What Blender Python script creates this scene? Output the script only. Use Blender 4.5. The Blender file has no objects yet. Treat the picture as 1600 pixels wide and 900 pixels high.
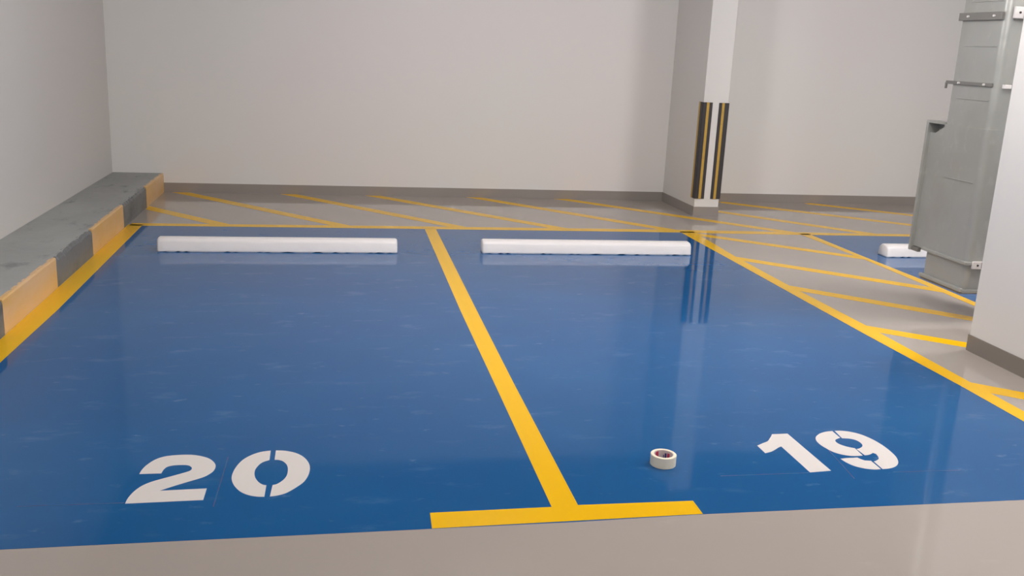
import bpy, bmesh, math, random
from mathutils import Vector, Matrix
random.seed(7)
sc = bpy.context.scene
C = sc.collection

# ------------------------------------------------------------------ camera
def cam_axes(yaw, pitch, roll):
    fwd = Vector((math.sin(yaw)*math.cos(pitch), math.cos(yaw)*math.cos(pitch), -math.sin(pitch)))
    right = Vector((math.cos(yaw), -math.sin(yaw), 0))
    up = right.cross(fwd)
    r = math.cos(roll)*right + math.sin(roll)*up
    u = -math.sin(roll)*right + math.cos(roll)*up
    return r, u, fwd
cd = bpy.data.cameras.new('camera')
cam = bpy.data.objects.new('camera', cd)
C.objects.link(cam)
r_, u_, f_ = cam_axes(0.1891, 0.2474, 0.0467)
M = Matrix((r_, u_, -f_)).transposed().to_4x4()
M.translation = Vector((-0.8492, -3.0515, 1.662))
cam.matrix_world = M
cd.sensor_fit = 'HORIZONTAL'
cd.sensor_width = 36.0
cd.lens = 36.0*1490.93/1600.0
cd.clip_start = 0.05
sc.camera = cam

# ------------------------------------------------------------------ world, lights, exposure
sc.view_settings.view_transform = 'Standard'
sc.view_settings.look = 'None'
sc.view_settings.gamma = 1.0
sc.view_settings.use_curve_mapping = False
sc.view_settings.exposure = 0.0
w = bpy.data.worlds.new('world'); sc.world = w
w.use_nodes = True
w.node_tree.nodes['Background'].inputs[0].default_value = (0.9, 0.92, 1.0, 1)
w.node_tree.nodes['Background'].inputs[1].default_value = 0.0
def area(name, loc, sx, sy, energy, col=(1, .955, .92), rot=(0, 0, 0)):
    l = bpy.data.lights.new(name, 'AREA'); l.shape = 'RECTANGLE'
    l.size = sx; l.size_y = sy; l.energy = energy; l.color = col
    o = bpy.data.objects.new(name, l); o.location = loc; o.rotation_euler = rot
    C.objects.link(o); return o
CEIL = 3.2
def lamp(x, y, z, energy, r=.22, col=(1, .955, .925)):
    l = bpy.data.lights.new('ceiling_or_fill_light', 'POINT'); l.energy = energy; l.shadow_soft_size = r; l.color = col
    o = bpy.data.objects.new('ceiling_or_fill_light', l); o.location = (x, y, z); C.objects.link(o)
lamp(-1.6, 1.0, 2.8, 22)
lamp(2.0, 1.0, 2.8, 98)
lamp(.3, 3.35, 2.8, 112)
lamp(4.8, 2.3, 2.8, 218, .5)
lamp(.3, -1.3, 2.8, 20)  # added fill that brightens the near floor, no known fixture here
lamp(4.3, -.8, 2.8, 125)
lamp(.5, -6.2, 2.8, 190)

# ------------------------------------------------------------------ materials
def mat(name, col, rough=.6, metal=0., spec=.5, noise=None, bump=None, rvar=None):
    """noise: list of (scale xyz, threshold lo, hi, colour, strength, detail); bump: (scale, strength, dist)"""
    m = bpy.data.materials.new(name); m.use_nodes = True
    nt = m.node_tree; b = nt.nodes['Principled BSDF']
    b.inputs['Base Color'].default_value = (*col, 1)
    b.inputs['Roughness'].default_value = rough
    b.inputs['Metallic'].default_value = metal
    b.inputs['Specular IOR Level'].default_value = spec
    tc = nt.nodes.new('ShaderNodeTexCoord')
    prev = None
    for (s, lo, hi, c2, st, det) in (noise or []):
        mp = nt.nodes.new('ShaderNodeMapping'); mp.inputs['Scale'].default_value = s
        nt.links.new(tc.outputs['Object'], mp.inputs[0])
        n = nt.nodes.new('ShaderNodeTexNoise'); n.inputs['Scale'].default_value = 1
        n.inputs['Detail'].default_value = det; n.inputs['Roughness'].default_value = .6
        nt.links.new(mp.outputs[0], n.inputs['Vector'])
        r = nt.nodes.new('ShaderNodeMapRange'); r.inputs[1].default_value = lo; r.inputs[2].default_value = hi
        r.inputs[4].default_value = st; r.interpolation_type = 'SMOOTHSTEP'
        nt.links.new(n.outputs[0], r.inputs[0])
        mx = nt.nodes.new('ShaderNodeMix'); mx.data_type = 'RGBA'
        nt.links.new(r.outputs[0], mx.inputs[0])
        if prev: nt.links.new(prev, mx.inputs[6])
        else: mx.inputs[6].default_value = (*col, 1)
        mx.inputs[7].default_value = (*c2, 1)
        prev = mx.outputs[2]
    if prev: nt.links.new(prev, b.inputs['Base Color'])
    if rvar:
        s, lo, hi = rvar
        n = nt.nodes.new('ShaderNodeTexNoise'); n.inputs['Scale'].default_value = s; n.inputs['Detail'].default_value = 4
        nt.links.new(tc.outputs['Object'], n.inputs['Vector'])
        r = nt.nodes.new('ShaderNodeMapRange'); r.inputs[1].default_value = .3; r.inputs[2].default_value = .7
        r.inputs[3].default_value = lo; r.inputs[4].default_value = hi
        nt.links.new(n.outputs[0], r.inputs[0]); nt.links.new(r.outputs[0], b.inputs['Roughness'])
    if bump:
        last = None
        for (s, st, d) in bump:
            n = nt.nodes.new('ShaderNodeTexNoise'); n.inputs['Scale'].default_value = s; n.inputs['Detail'].default_value = 0 if s < 3 else 2
            nt.links.new(tc.outputs['Object'], n.inputs['Vector'])
            bp = nt.nodes.new('ShaderNodeBump'); bp.inputs['Strength'].default_value = st; bp.inputs['Distance'].default_value = d
            nt.links.new(n.outputs[0], bp.inputs['Height'])
            if last: nt.links.new(last, bp.inputs['Normal'])
            last = bp.outputs[0]
        nt.links.new(last, b.inputs['Normal'])
    return m
FB = [(1.6, .10, .003)]      # gentle trowel waviness of the epoxy coat
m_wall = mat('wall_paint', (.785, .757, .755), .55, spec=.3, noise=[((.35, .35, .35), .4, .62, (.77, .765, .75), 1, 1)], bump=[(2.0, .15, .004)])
m_pier = mat('wall_paint_darkened', (.715, .705, .69), .6, spec=.3, bump=[(2.0, .15, .004)])  # same wall paint, darkened: lower light on pier and column put into the colour
m_wall_side = mat('wall_paint_shaded', (.62, .605, .59), .6, spec=.3, bump=[(2.0, .15, .004)])  # darker wall paint copy, the left wall's weaker light is in the colour
m_ceil = mat('ceiling_paint', (.6, .575, .56), .9)
m_floor = mat('grey_epoxy', (.395, .358, .328), .08, spec=.5, noise=[((.7, .9, 1), .45, .75, (.41, .37, .325), .6, 3), ((4, 9, 1), .62, .78, (.47, .43, .38), .35, 5)], bump=FB, rvar=(1.3, .03, .08))
m_skirt = mat('skirting_paint', (.215, .19, .17), .3, noise=[((1.5, 1.5, 1), .5, .7, (.24, .215, .19), .6, 3)])
m_skirt2 = mat('skirting_paint_lit', (.30, .272, .252), .3, noise=[((1.5, 1.5, 1), .5, .7, (.335, .30, .28), .6, 3)])  # lit copy of the skirting paint, lamp-facing brightness painted into the colour
m_blue = mat('blue_epoxy', (.001, .092, .285), .05, spec=.25,
             noise=[((.5, .9, 1), .42, .68, (.003, .105, .31), .9, 3),
                    ((3.2, 7.5, 1), .56, .76, (.055, .17, .37), .50, 5),
                    ((8, 15, 1), .63, .78, (.13, .27, .47), .40, 4)], bump=FB, rvar=(1.7, .035, .085))
m_yel = mat('yellow_line_paint', (.87, .50, .0), .16, spec=.15, noise=[((3, 3, 1), .55, .75, (.92, .53, .003), .5, 3)], bump=FB)
m_white = mat('white_digit_paint', (.74, .71, .69), .28, spec=.3, bump=FB)
m_stop = mat('white_stop_paint', (.84, .82, .82), .35, noise=[((5, 5, 5), .5, .8, (.78, .77, .77), .6, 4)], bump=[(14., .3, .004)])
m_conc = mat('grey_concrete', (.34, .355, .35), .7, noise=[((1.2, .6, 1), .4, .65, (.40, .42, .41), .9, 4), ((7, 3, 3), .56, .72, (.17, .19, .19), .7, 6)], bump=[(9., .5, .01), (45., .3, .003)])
m_kerbg = mat('kerb_grey_paint', (.17, .18, .185), .5, noise=[((3, 2, 5), .45, .7, (.085, .09, .095), .9, 6), ((9, 6, 9), .6, .75, (.33, .34, .34), .7, 5)], bump=[(12., .3, .012), (50., .3, .003)])
m_kerby = mat('kerb_yellow_paint', (.70, .43, .145), .4, noise=[((1.5, 1.2, 4), .38, .68, (.74, .50, .28), .9, 4), ((6, 3, 8), .6, .75, (.56, .30, .11), .5, 5)], bump=[(10., .4, .008)])
m_rub = mat('black_rubber', (.035, .032, .034), .55, bump=[(30., .2, .003)])
m_gyel = mat('guard_yellow', (.52, .33, .055), .5, noise=[((8, 8, 20), .5, .7, (.44, .28, .05), .6, 3)])
m_galv = mat('galvanised_sheet', (.455, .468, .45), .38, metal=.45, noise=[((2.5, 2.5, 1.5), .42, .62, (.42, .425, .395), .8, 4), ((12, 12, 9), .55, .75, (.56, .56, .53), .4, 6)], bump=[(3.5, .5, .02), (16., .15, .006)])
m_galvd = mat('galvanised_strut', (.25, .245, .23), .5, metal=.4, bump=[(20., .3, .004)])
m_zinc = mat('zinc_bracket', (.82, .79, .78), .4, metal=.1, bump=[(25., .3, .003)])
m_hole = mat('dark_hole', (.03, .03, .03), .8)
m_tape = mat('masking_tape', (.93, .86, .67), .5, noise=[((60, 60, 5), .4, .7, (.95, .90, .74), .6, 3)])
m_core = mat('tape_core_card', (.66, .58, .56), .6)
m_pink = mat('core_print_red', (.62, .05, .12), .5)
m_navy = mat('core_print_navy', (.06, .04, .20), .5)
m_chalk = mat('faded_chalk', (.06, .065, .20), .3, noise=[((14, 14, 1), .45, .6, (.018, .115, .30), 1, 4)], bump=FB)
m_mortar = mat('dark_gap', (.06, .07, .09), .8)

# ------------------------------------------------------------------ helpers
def obj(name, bm, m, parent=None, smooth=False):
    bmesh.ops.recalc_face_normals(bm, faces=bm.faces)
    me = bpy.data.meshes.new(name); bm.to_mesh(me); bm.free()
    ms = m if isinstance(m, (list, tuple)) else [m]
    for k in ms: me.materials.append(k)
    if smooth:
        for p in me.polygons: p.use_smooth = True
    o = bpy.data.objects.new(name, me); C.objects.link(o)
    if parent: o.parent = parent
    return o
def struct(name, bm, m, parent=None, smooth=False):
    o = obj(name, bm, m, parent, smooth)
    if not parent: o['kind'] = 'structure'
    return o
def tag(o, label, cat=None, group=None):
    o['label'] = label
    if cat: o['category'] = cat
    if group: o['group'] = group
    return o
def thing(name, label, cat, loc=(0, 0, 0), group=None):
    o = bpy.data.objects.new(name, None); C.objects.link(o); o.location = loc; o.empty_display_size = .1
    return tag(o, label, cat, group)
def box(bm, x0, x1, y0, y1, z0, z1, bev=0., seg=2):
    t = bmesh.new()
    bmesh.ops.create_cube(t, size=1)
    for v in t.verts:
        v.co = Vector(((x0+x1)/2+v.co.x*(x1-x0), (y0+y1)/2+v.co.y*(y1-y0), (z0+z1)/2+v.co.z*(z1-z0)))
    if bev: bmesh.ops.bevel(t, geom=t.edges[:], offset=bev, segments=seg, affect='EDGES', profile=.6)
    me = bpy.data.meshes.new('t'); t.to_mesh(me); t.free(); bm.from_mesh(me); bpy.data.meshes.remove(me)
    return bm
def nb(): return bmesh.new()
def prism_xy(bm, poly, z0, z1):
    """extrude a floor polygon from z0 to z1"""
    vb = [bm.verts.new((x, y, z0)) for x, y in poly]; vt = [bm.verts.new((x, y, z1)) for x, y in poly]
    bm.faces.new(vt); bm.faces.new(vb[::-1]); n = len(poly)
    for i in range(n): bm.faces.new((vb[i], vb[(i+1) % n], vt[(i+1) % n], vt[i]))
    return bm
def prism_yz(bm, prof, x0, x1):
    va = [bm.verts.new((x0, y, z)) for y, z in prof]; vb = [bm.verts.new((x1, y, z)) for y, z in prof]
    bm.faces.new(va); bm.faces.new(vb[::-1]); n = len(prof)
    for i in range(n): bm.faces.new((va[i], va[(i+1) % n], vb[(i+1) % n], vb[i]))
    return bm
def clip(poly, a, b, c):
    """keep the side a*x+b*y<=c"""
    out = []
    for i in range(len(poly)):
        p, q = poly[i], poly[(i+1) % len(poly)]
        dp, dq = a*p[0]+b*p[1]-c, a*q[0]+b*q[1]-c
        if dp <= 0: out.append(p)
        if dp*dq < 0:
            t = dp/(dp-dq); out.append((p[0]+t*(q[0]-p[0]), p[1]+t*(q[1]-p[1])))
    return out
def smooth_closed(pts, corners=()):
    """Catmull-Rom through traced outline points, keeping the listed corners sharp"""
    n = len(pts); out = []
    for i in range(n):
        p0, p1, p2, p3 = pts[i-1], pts[i], pts[(i+1) % n], pts[(i+2) % n]
        if i in corners: p0 = (2*p1[0]-p2[0], 2*p1[1]-p2[1])
        if (i+1) % n in corners: p3 = (2*p2[0]-p1[0], 2*p2[1]-p1[1])
        for k in range(4):
            t = k/4
            out.append(tuple(.5*((2*p1[j])+(-p0[j]+p2[j])*t+(2*p0[j]-5*p1[j]+4*p2[j]-p3[j])*t*t+(-p0[j]+3*p1[j]-3*p2[j]+p3[j])*t**3) for j in (0, 1)))
        if i in corners and (i+1) % n in corners:
            out = out[:-4]+[p1]
    return out

# ------------------------------------------------------------------ structure
XW, YB = -3.144, 7.518        # left wall, back wall
XR, YF = 8.2, -9.0
floor = struct('floor', box(nb(), XW-.15, XR+.15, YF-.15, YB+.15, -.15, 0), m_floor)
struct('ceiling', box(nb(), XW-.15, XR+.15, YF-.15, YB+.15, CEIL, CEIL+.15), m_ceil)
struct('wall_back', box(nb(), XW-.15, XR+.15, YB, YB+.15, 0, CEIL), m_wall)
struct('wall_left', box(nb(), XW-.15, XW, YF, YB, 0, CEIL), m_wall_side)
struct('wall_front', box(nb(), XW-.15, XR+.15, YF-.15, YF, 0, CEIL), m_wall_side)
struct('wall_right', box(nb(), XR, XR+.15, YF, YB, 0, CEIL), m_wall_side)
H = .1
T = .006
struct('baseboard_back', box(nb(), -2.635, 2.91, YB-T, YB, 0, H), m_skirt2)
struct('baseboard_back_right', box(nb(), 3.185, XR, YB-T, YB, 0, H), m_skirt2)
PX0, PX1, PY = 2.91, 3.182, 6.503
struct('wall_pier', box(nb(), PX0, PX1, PY, YB, 0, CEIL, .006, 2), m_pier)
b = nb(); box(b, PX0-T, PX0, PY-T, YB-T, 0, H); box(b, PX0, PX1+T, PY-T, PY, 0, H); box(b, PX1, PX1+T, PY, YB-T, 0, H)
struct('baseboard_pier', b, m_skirt2)
CX0, CX1, CY0, CY1 = 2.932, 3.74, .70, 1.895
struct('wall_column', box(nb(), CX0, CX1, CY0, CY1, 0, CEIL, .005, 2), m_pier)
b = nb(); box(b, CX0-T, CX0, CY0-T, CY1+T, 0, H); box(b, CX0, CX1, CY0-T, CY0, 0, H); box(b, CX0, CX1, CY1, CY1+T, 0, H); box(b, CX1, CX1+T, CY0-T, CY1+T, 0, H)
struct('baseboard_column', b, m_skirt)

# ------------------------------------------------------------------ paint on the floor (parts of the floor)
ZB, ZH, ZL, ZD = .0007, .0010, .0014, .0014
KX = -2.632
def blue(poly, label):
    o = obj('blue_bay', prism_xy(nb(), poly, 0, ZB), m_blue, floor); o['label'] = label; return o
bay20 = blue([(-2.56, -.012), (0, -.002), (0, 5.62), (-2.56, 5.64)], 'glossy blue painted bay numbered 20')
bay19 = blue([(0, -.002), (.5, .012), (2.5, .008), (2.5, 5.58), (0, 5.62)], 'glossy blue painted bay numbered 19')
blue([(3.74, 0), (6.3, 0), (6.3, 5.5), (3.74, 5.52)], 'blue painted bay beyond the hatched walkway')
def line(poly, name='bay_line', z=ZL, label=None):
    o = obj(name, prism_xy(nb(), poly, 0, z), m_yel, floor)
    if label: o['label'] = label
    return o
# dividing line with its T foot
line([(-.509, .113), (-.513, -.003), (.504, .013), (.505, .119), (.05, .124), (.046, 1.449), (.051, 2.88), (.066, 5.60), (-.038, 5.60), (-.056, 2.788), (-.053, 1.279), (-.053, .118)],
     label='yellow T shaped line dividing the two blue bays')
line([(2.447, 0), (2.56, 0), (2.56, .9), (2.565, 2.44), (2.54, 3.5), (2.537, 4.5), (2.575, 5.60), (2.43, 5.60), (2.44, 4.3), (2.449, 2.24), (2.467, 1.3), (2.462, .8)])
line([(KX, 0), (-2.515, 0), (-2.512, 1.9), (-2.495, 2.87), (-2.51, 5.65), (KX, 5.65)])
line([(KX+.02, 5.60), (-.17, 5.592), (2.06, 5.565), (3.1, 5.53), (4.05, 5.495), (6.3, 5.45), (6.3, 5.57), (4.05, 5.617), (3.1, 5.665), (2.06, 5.700), (-.17, 5.716), (KX+.02, 5.712)])
line([(3.69, 0), (3.795, 0), (3.768, 3.0), (3.78, 3.68), (3.76, 4.6), (3.76, 5.56), (3.66, 5.56), (3.70, 4.4), (3.697, 3.55), (3.689, 2.89)])
def hatch(p0, p1, wdt, lims):
    x0, y0 = p0; x1, y1 = p1; L = math.hypot(x1-x0, y1-y0); dx, dy = (x1-x0)/L, (y1-y0)/L; nx, ny = -dy*wdt/2, dx*wdt/2
    a, bb = (x0-dx*.6, y0-dy*.6), (x1+dx*.6, y1+dy*.6)
    poly = [(a[0]-nx, a[1]-ny), (bb[0]-nx, bb[1]-ny), (bb[0]+nx, bb[1]+ny), (a[0]+nx, a[1]+ny)]
    xa, xb, ya, yb = lims
    for c in ((-1, 0, -xa), (1, 0, xb), (0, -1, -ya), (0, 1, yb)): poly = clip(poly, *c)
    line(poly, 'hatch_stripe', ZH)
back = (KX+.003, 3.74, 5.65, YB-.012)
for p0, p1 in [((-2.66, 6.555), (-1.857, 5.706)), ((-2.657, 7.707), (-.79, 5.71)), ((-1.512, 7.685), (.31, 5.685)), ((-.41, 7.471), (1.314, 5.649)),
               ((.672, 7.522), (2.426, 5.616))]:
    hatch(p0, p1, .125, back)
hatch((1.724, 7.475), (3.637, 5.577), .125, (KX, 3.74, 5.56, YB-.012))
hatch((3.316, 6.806), (4.41, 5.64), .125, (PX1+.01, 6.3, 5.56, YB-.012))
hatch((3.774, 7.342), (5.275, 6.096), .13, (3.6, 6.3, 5.56, YB-.012))
hatch((4.865, 7.378), (5.68, 6.729), .13, (4.7, 6.8, 5.56, YB-.012))
side = (2.5, 3.74, 0, 5.62)
hatch((2.585, 5.451), (3.611, 4.561), .115, side)
hatch((2.567, 4.382), (3.566, 3.470), .12, side)
hatch((2.575, 3.372), (3.438, 2.565), .12, side)
hatch((2.570, 2.341), (3.002, 1.987), .12, (2.5, 3.74, CY1+.01, 3))
hatch((2.570, 1.250), (2.723, 1.121), .125, (2.5, CX0-.01, 0, 1.6))
# digits, stencil pieces are one mesh per digit
two = [(-1.592,.528),(-1.589,.566),(-1.578,.611),(-1.554,.659),(-1.52,.686),(-1.471,.695),(-1.42,.692),(-1.379,.675),(-1.345,.647),(-1.321,.604),(-1.314,.57),(-1.318,.531),(-1.333,.5),(-1.354,.476),(-1.402,.443),(-1.445,.413),(-1.493,.376),(-1.324,.381),(-1.325,.287),(-1.595,.282),(-1.594,.322),(-1.584,.374),(-1.565,.42),(-1.539,.451),(-1.507,.474),(-1.459,.504),(-1.42,.53),(-1.405,.545),(-1.403,.567),(-1.415,.588),(-1.435,.597),(-1.473,.597),(-1.498,.585),(-1.508,.559),(-1.511,.527)]
zl = [(-1.111,.711),(-1.15,.7),(-1.187,.67),(-1.217,.623),(-1.236,.557),(-1.243,.493),(-1.24,.448),(-1.226,.397),(-1.2,.346),(-1.169,.314),(-1.136,.298),(-1.108,.294),(-1.107,.389),(-1.123,.398),(-1.14,.423),(-1.155,.466),(-1.16,.518),(-1.153,.56),(-1.137,.597),(-1.11,.619)]
zr = [(-1.09,.711),(-1.052,.704),(-1.01,.68),(-.977,.639),(-.955,.582),(-.948,.528),(-.952,.469),(-.967,.41),(-.993,.365),(-1.028,.32),(-1.058,.301),(-1.088,.294),(-1.084,.389),(-1.067,.398),(-1.047,.429),(-1.035,.469),(-1.033,.521),(-1.039,.566),(-1.055,.601),(-1.073,.616),(-1.09,.619)]
one = [(.988,.605),(1.022,.627),(1.056,.648),(1.077,.673),(1.1,.704),(1.113,.724),(1.19,.725),(1.195,.331),(1.096,.323),(1.094,.589),(1.077,.579),(1.051,.558),(1.021,.537),(.989,.525)]
nl = [(1.42,.739),(1.389,.735),(1.351,.719),(1.318,.692),(1.298,.665),(1.286,.63),(1.284,.591),(1.291,.551),(1.304,.512),(1.329,.484),(1.361,.468),(1.393,.465),(1.418,.467),(1.424,.544),(1.404,.557),(1.386,.575),(1.374,.598),(1.374,.625),(1.385,.643),(1.404,.655),(1.417,.661)]
nr = [(1.433,.741),(1.463,.74),(1.499,.727),(1.532,.698),(1.553,.659),(1.567,.609),(1.573,.549),(1.57,.488),(1.562,.44),(1.545,.397),(1.523,.366),(1.494,.343),(1.461,.331),(1.43,.328),(1.434,.404),(1.451,.412),(1.471,.428),(1.483,.453),(1.488,.479),(1.48,.49),(1.461,.477),(1.443,.47),(1.429,.469),(1.427,.535),(1.445,.541),(1.466,.557),(1.479,.576),(1.484,.603),(1.477,.632),(1.458,.648),(1.439,.653),(1.424,.656)]
n9b = [(1.299,.442),(1.329,.447),(1.356,.447),(1.382,.449),(1.388,.433),(1.397,.419),(1.408,.415),(1.425,.412),(1.422,.328),(1.393,.327),(1.362,.336),(1.336,.353),(1.316,.376),(1.304,.409)]
def digit(parts, parent, label):
    b = nb()
    for pts, cs in parts: prism_xy(b, smooth_closed(pts, cs), 0, ZD)
    o = obj('bay_digit', b, m_white, parent); o['label'] = label
digit([(two, {0, 16, 17, 18, 19, 34})], bay20, 'white painted digit 2')
digit([(zl, {0, 11, 12, 19}), (zr, {0, 11, 12, 20})], bay20, 'white stencilled digit 0 split by a gap')
digit([(one, {0, 5, 6, 7, 8, 9, 13})], bay19, 'white painted digit 1')
digit([(nl, {0, 12, 13, 20}), (nr, {0, 13, 14, 18, 19, 22, 23, 31}), (n9b, {0, 3, 7, 8})], bay19, 'white stencilled digit 9 split by gaps')
def chalk(p, q, parent, wd=.004):
    v = Vector((q[0]-p[0], q[1]-p[1])); v.normalize(); n = Vector((-v.y, v.x))*wd/2
    o = obj('marking_line', prism_xy(nb(), [(p[0]-n.x, p[1]-n.y), (q[0]-n.x, q[1]-n.y), (q[0]+n.x, q[1]+n.y), (p[0]+n.x, p[1]+n.y)], 0, .0010), m_chalk, parent)
    o['label'] = 'thin faint reddish setting-out line'
chalk((.70, .322), (1.09, .321), bay19)
chalk((1.46, .297), (1.77, .290), bay19)
chalk((1.30, .593), (1.257, .251), bay19)
chalk((-1.275, .66), (-1.283, .231), bay20)
chalk((-1.96, .293), (-1.60, .289), bay20)

# ------------------------------------------------------------------ raised kerb along the left wall
kerb = thing('raised_kerb', 'long grey concrete ledge with yellow and grey banded face along the left wall', 'kerb', (0, 0, 0))
HK = .2
KF = KX-.004
def kerb_block(x0, x1, y0, y1, ch, sub=26, rough=.006, seed=1):
    rnd = random.Random(seed); b = nb(); rows = []
    n = max(2, int((y1-y0)*sub))
    for i in range(n+1):
        y = y0+(y1-y0)*i/n; j = rough*(rnd.random()-.5)*2 + (rnd.uniform(.01, .026) if rough > .005 and rnd.random() < .16 else 0); k = rough*(rnd.random()-.5)
        prof = [(x0, 0), (x0, HK), (x1-ch-abs(j), HK+k*.3), (x1-ch*.35, HK-ch*.3-abs(j)*.5), (x1, HK-ch-abs(j)), (x1, 0)]
        rows.append([b.verts.new((px, y, pz)) for px, pz in prof])
    for i in range(n):
        for k in range(6): b.faces.new((rows[i][k], rows[i][(k+1) % 6], rows[i+1][(k+1) % 6], rows[i+1][k]))
    b.faces.new(rows[0]); b.faces.new(rows[-1][::-1]); return b
obj('ledge', kerb_block(XW+.002, KF-.02, -1.5, YB-.001, .001, rough=.0), m_conc, kerb)
bands = [(-.75, .3, 1), (.3, 1.35, 0), (1.35, 2.379, 1), (2.379, 3.429, 0), (3.429, 4.397, 1), (4.397, 5.491, 0), (5.491, 6.537, 1), (6.537, YB-.001, 0)]
for k, (a, c, g) in enumerate(bands):
    wlap = .03 if g else .045
    o = obj('grey_band' if g else 'yellow_band', kerb_block(KF-.0205-wlap*.2, KF+(.0 if g else .001), a, c, .018 if g else .008, seed=k+3, rough=.008 if g else .003), m_kerbg if g else m_kerby, kerb)
    o['label'] = 'dark grey chipped band on the kerb face' if g else 'faded yellow painted band on the kerb face'

# ------------------------------------------------------------------ wheel stops
def stop_mesh(L, D=.155, Hh=.106):
    prof = [(0, 0), (.002, .012), (.010, .074), (.020, .090), (.036, .101), (.055, Hh), (.100, Hh), (.119, .101), (.135, .090), (.145, .074), (D-.002, .012), (D, 0)]
    rnd = random.Random(4); b = nb(); N = 60; rows = []
    for i in range(N+1):
        s = i/N; x = L*s
        e = min(s, 1-s)*L
        ins = 0 if e > 1e-6 else 1
        row = []
        for k, (y, z) in enumerate(prof):
            zz = z
            if k in (0, 11): zz = rnd.choice([0, 0, .0, .004, .007])
            if ins: zz = zz*.93; y = D/2+(y-D/2)*.93
            row.append(b.verts.new((x, y, zz)))
        rows.append(row)
    # soft arris next to both ends
    for row, x in ((rows[1], .012), (rows[-2], L-.012)):
        for v in row: v.co.x = x
    n = len(prof)
    for i in range(N):
        for k in range(n): b.faces.new((rows[i][k], rows[i][(k+1) % n], rows[i+1][(k+1) % n], rows[i+1][k]))
    b.faces.new(rows[0][::-1]); b.faces.new(rows[-1]); return b
def stop(x, y, L, label, rz=0):
    o = thing('wheel_stop', label, 'wheel stop', (x, y, ZB), 'white wheel stops at the head of the bays')
    o.rotation_euler.z = rz
    s = obj('stop_block', stop_mesh(L), m_stop, o, smooth=True)
    bb = nb(); box(bb, .008, L-.008, .012, .143, 0, .008)
    m = obj('mortar_bed', bb, m_mortar, o); m['label'] = 'dark gap of mortar under the block'
    return o
stop(-2.203, 4.53, 1.848, 'white wheel stop across the far end of bay 20, nearest the kerb')
stop(.345, 4.545, 1.80, 'white wheel stop across the far end of bay 19, between yellow T line and pier', -.012)
stop(3.967, 4.495, 1.84, 'white wheel stop beyond the hatched walkway, partly hidden by the metal duct')

# ------------------------------------------------------------------ corner guards on the pier
def guard(label, sx):
    z0, z1, w, t = .188, 1.195, .1, .011
    g = thing('corner_guard', label, 'corner guard', (PX0 if sx < 0 else PX1, PY, z0), 'rubber corner guards on the pier')
    Z = z1-z0
    # local frame: corner at the origin, front leg runs inwards (+x for the left corner), side leg runs to +y
    s = 1 if sx < 0 else -1
    b = nb()
    prof = [(-t*s, -t*.35), (-t*.35*s, -t), ((w-.004)*s, -t), (w*s, -t*.4), (w*s, 0), (0, 0), (0, w), (-t*.4*s, w), (-t*s, w-.004)]
    prism_xy(b, prof, 0, Z); obj('rubber_body', b, m_rub, g)
    e = .0015
    b = nb(); ins = (w-.045)*s; in2 = (w-.07)*s if False else (w-.035-.034)*s
    a0, a1 = sorted([(.034)*s, (.062)*s]) if sx < 0 else sorted([(.042)*s, (.070)*s])
    box(b, a0, a1, -t-e, -t+.001, .0, Z); st = obj('yellow_stripe', b, m_gyel, g)
    b = nb(); x0, x1 = sorted([-(t+e)*s, -(t-.001)*s]); box(b, x0, x1, .055, .09, 0, Z); obj('yellow_stripe', b, m_gyel, g)
    return g
guard('black rubber corner guard with yellow stripes on the left edge of the pier', -1)
guard('black rubber corner guard with yellow stripe on the right edge of the pier', 1)

# ------------------------------------------------------------------ metal duct behind the right column
duct = thing('metal_duct', 'dull grey galvanised metal duct with a wider lower section, standing behind the right column', 'duct', (0, 0, 0))
DX0, DX1, DY0, DY1 = 3.27, 3.72, 2.485, 2.925
def rbox(x0, x1, y0, y1, z0, z1, r, n=6):
    """box with rounded near-left vertical edge"""
    b = nb(); poly = []
    for k in range(n+1):
        a = math.pi+(math.pi/2)*k/n; poly.append((x0+r+r*math.cos(a), y0+r+r*math.sin(a)))
    poly += [(x1, y0), (x1, y1), (x0, y1)]
    return prism_xy(b, poly, z0, z1)
def soft(o):
    for p in o.data.polygons: p.use_smooth = abs(p.normal.z) < .5
    md = o.modifiers.new('n', 'EDGE_SPLIT'); md.split_angle = math.radians(40); return o
soft(obj('shaft', rbox(DX0, DX1, DY0, DY1, .215, CEIL, .045), m_galv, duct))
CV = .012
cb = rbox(DX0-CV, DX1, DY0-CV, 2.93, .405, 1.285, .052)
prism_yz(cb, [(2.93, .405), (3.085, .405), (3.085, 1.215), (3.02, 1.215), (2.93, 1.262)], DX0-CV, DX0+.01)
prism_yz(cb, [(2.93, .405), (3.085, .405), (3.085, 1.28), (2.93, 1.28)], DX0+.05, DX1)
# sloping shoulder where the wide section meets the shaft
soft(obj('cover_sleeve', cb, m_galv, duct))
b = nb(); box(b, DX0-.038, DX0+.06, 3.078, 3.10, .372, 1.297, .004); box(b, DX0-.034, DX0+.06, 2.93, 3.10, 1.28, 1.297, .003)
o = obj('edge_lip', b, m_galv, duct)
b2 = nb(); box(b2, DX0-.028, DX1, DY0-.026, 2.96, .398, .418, .004)
obj('sleeve_ledge', b2, m_galv, duct)
b = nb(); box(b, DX0-.026, DX0, 3.0, 3.10, .372, .40, .003); obj('lip_corner', b, m_galvd, duct)
b = nb(); box(b, DX0-.022, DX0, DY0-.01, 2.955, .208, .236, .009, 3); box(b, DX0-.01, DX1, DY0-.018, DY0, .205, .228, .006, 2)
obj('bottom_flange', b, m_galv, duct)
b = nb(); box(b, DX0-.01, DX1-.05, DY0+.01, 2.95, .193, .214, .004); obj('flange_packer', b, m_galvd, duct)
for z in (.93, 1.46, 1.80, 2.08):
    b = nb(); box(b, DX0-(.016 if z < 1.2 else .004), DX0+.01, DY0+.05, 2.86, z, z+.006, .0015); s = obj('seam', b, m_galv, duct)
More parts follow.
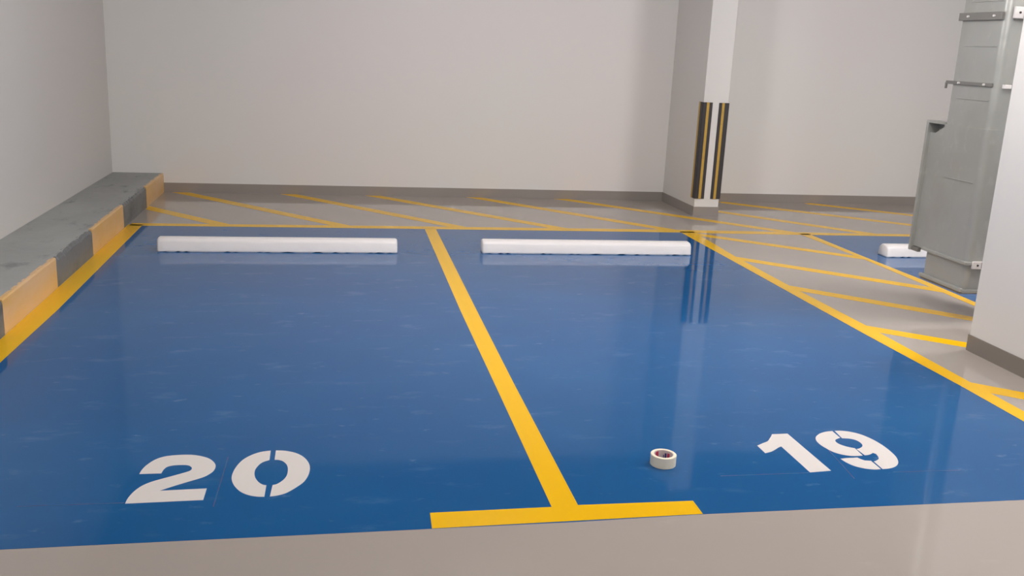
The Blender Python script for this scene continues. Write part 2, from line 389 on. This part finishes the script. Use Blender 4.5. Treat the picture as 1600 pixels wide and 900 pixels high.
# struts that clamp it to the column behind
for z, h, y1, dp in ((1.965, .05, 2.945, .02), (1.552, .022, 2.99, .014)):
    b = nb(); box(b, DX0-dp, DX0+.002, DY0+.03, y1, z, z+h, .003); box(b, DX0+.05, DX1, DY0-.022, DY0+.001, z, z+h, .003)
    if h < .03: box(b, DX0-dp-.004, DX0-dp+.01, y1-.012, y1, z-.03, z+.01, .002)
    st = obj('clamp_strut', b, m_galvd, duct); st['label'] = 'dark metal strut clamping the duct'
    for yy in (2.58, 2.84):
        b = nb(); bmesh.ops.create_cone(b, cap_ends=True, segments=8, radius1=.007, radius2=.007, depth=.014,
            matrix=Matrix.Translation((DX0-dp-.005, yy, z+h/2)) @ Matrix.Rotation(math.pi/2, 4, 'Y'))
        obj('bolt', b, m_zinc, st)
for z, h, xa in ((1.975, .07, 3.292), (.375, .05, 3.292)):
    b = nb(); box(b, xa, xa+.075, DY0-.036, DY0-.020, z, z+h, .003)
    box(b, xa+.10, xa+.13, CY1, DY0-.005, z+.01, z+h-.01, .002)
    box(b, xa+.06, xa+.13, DY0-.036, DY0-.030, z, z+h, .002)
    br = obj('wall_bracket', b, m_zinc, duct); br['label'] = 'pale zinc bracket fixing the duct to the column'
    b = nb(); bmesh.ops.create_cone(b, cap_ends=True, segments=12, radius1=.007, radius2=.007, depth=.006,
        matrix=Matrix.Translation((xa+.035, DY0-.037, z+h/2)) @ Matrix.Rotation(math.pi/2, 4, 'X'))
    obj('bolt_hole', b, m_hole, br)
b = nb(); box(b, 3.31, 3.36, DY0-.03, DY0-.004, 1.545, 1.57, .003); 
obj('clip', b, m_zinc, duct)

# ------------------------------------------------------------------ masking tape roll
tp = thing('masking_tape_roll', 'small cream masking tape roll lying on the blue bay left of the 19', 'tape', (.497, .452, ZB))
RO, RI, HT = .0535, .0385, .047
def ring(ro, ri, z0, z1, bev=.0015, seg=48):
    b = nb(); prof = [(ro-bev, z0), (ro, z0+bev), (ro, z1-bev), (ro-bev, z1), (ri+bev*.3, z1), (ri, z1-bev*.3), (ri, z0), ]
    rows = [[b.verts.new((r*math.cos(2*math.pi*i/seg), r*math.sin(2*math.pi*i/seg), z)) for r, z in prof] for i in range(seg)]
    n = len(prof)
    for i in range(seg):
        for k in range(n): b.faces.new((rows[i][k], rows[(i+1) % seg][k], rows[(i+1) % seg][(k+1) % n], rows[i][(k+1) % n]))
    return b
soft(obj('tape_winding', ring(RO, RI+.0025, 0, HT), m_tape, tp))
core = soft(obj('card_core', ring(RI+.0025, RI, 0, HT-.001, .0005), m_core, tp)); core['label'] = 'pale pinkish cardboard core'
def core_patch(a0, a1, z0, z1, m, lab):
    b = nb(); n = 8; rr = RI-.0004
    vs = [[b.verts.new((rad*math.cos(math.radians(a0+(a1-a0)*i/n)), rad*math.sin(math.radians(a0+(a1-a0)*i/n)), z)) for rad, z in ((rr, z0), (rr, z1), (rr+.0006, z1), (rr+.0006, z0))] for i in range(n+1)]
    for i in range(n):
        for k in range(4): b.faces.new((vs[i][k], vs[i+1][k], vs[i+1][(k+1) % 4], vs[i][(k+1) % 4]))
    b.faces.new(vs[0]); b.faces.new(vs[-1][::-1]); o = obj('core_print', b, m, core); o['label'] = lab
core_patch(103, 128, .004, .042, m_pink, 'red printed block inside the core')
core_patch(150, 164, .020, .042, m_pink, 'red printed block inside the core')
core_patch(50, 62, .006, .034, m_navy, 'navy printed mark inside the core')
core_patch(28, 46, .004, .036, m_pink, 'red printed block inside the core')
core_patch(66, 72, .006, .026, m_navy, 'navy printed mark inside the core')
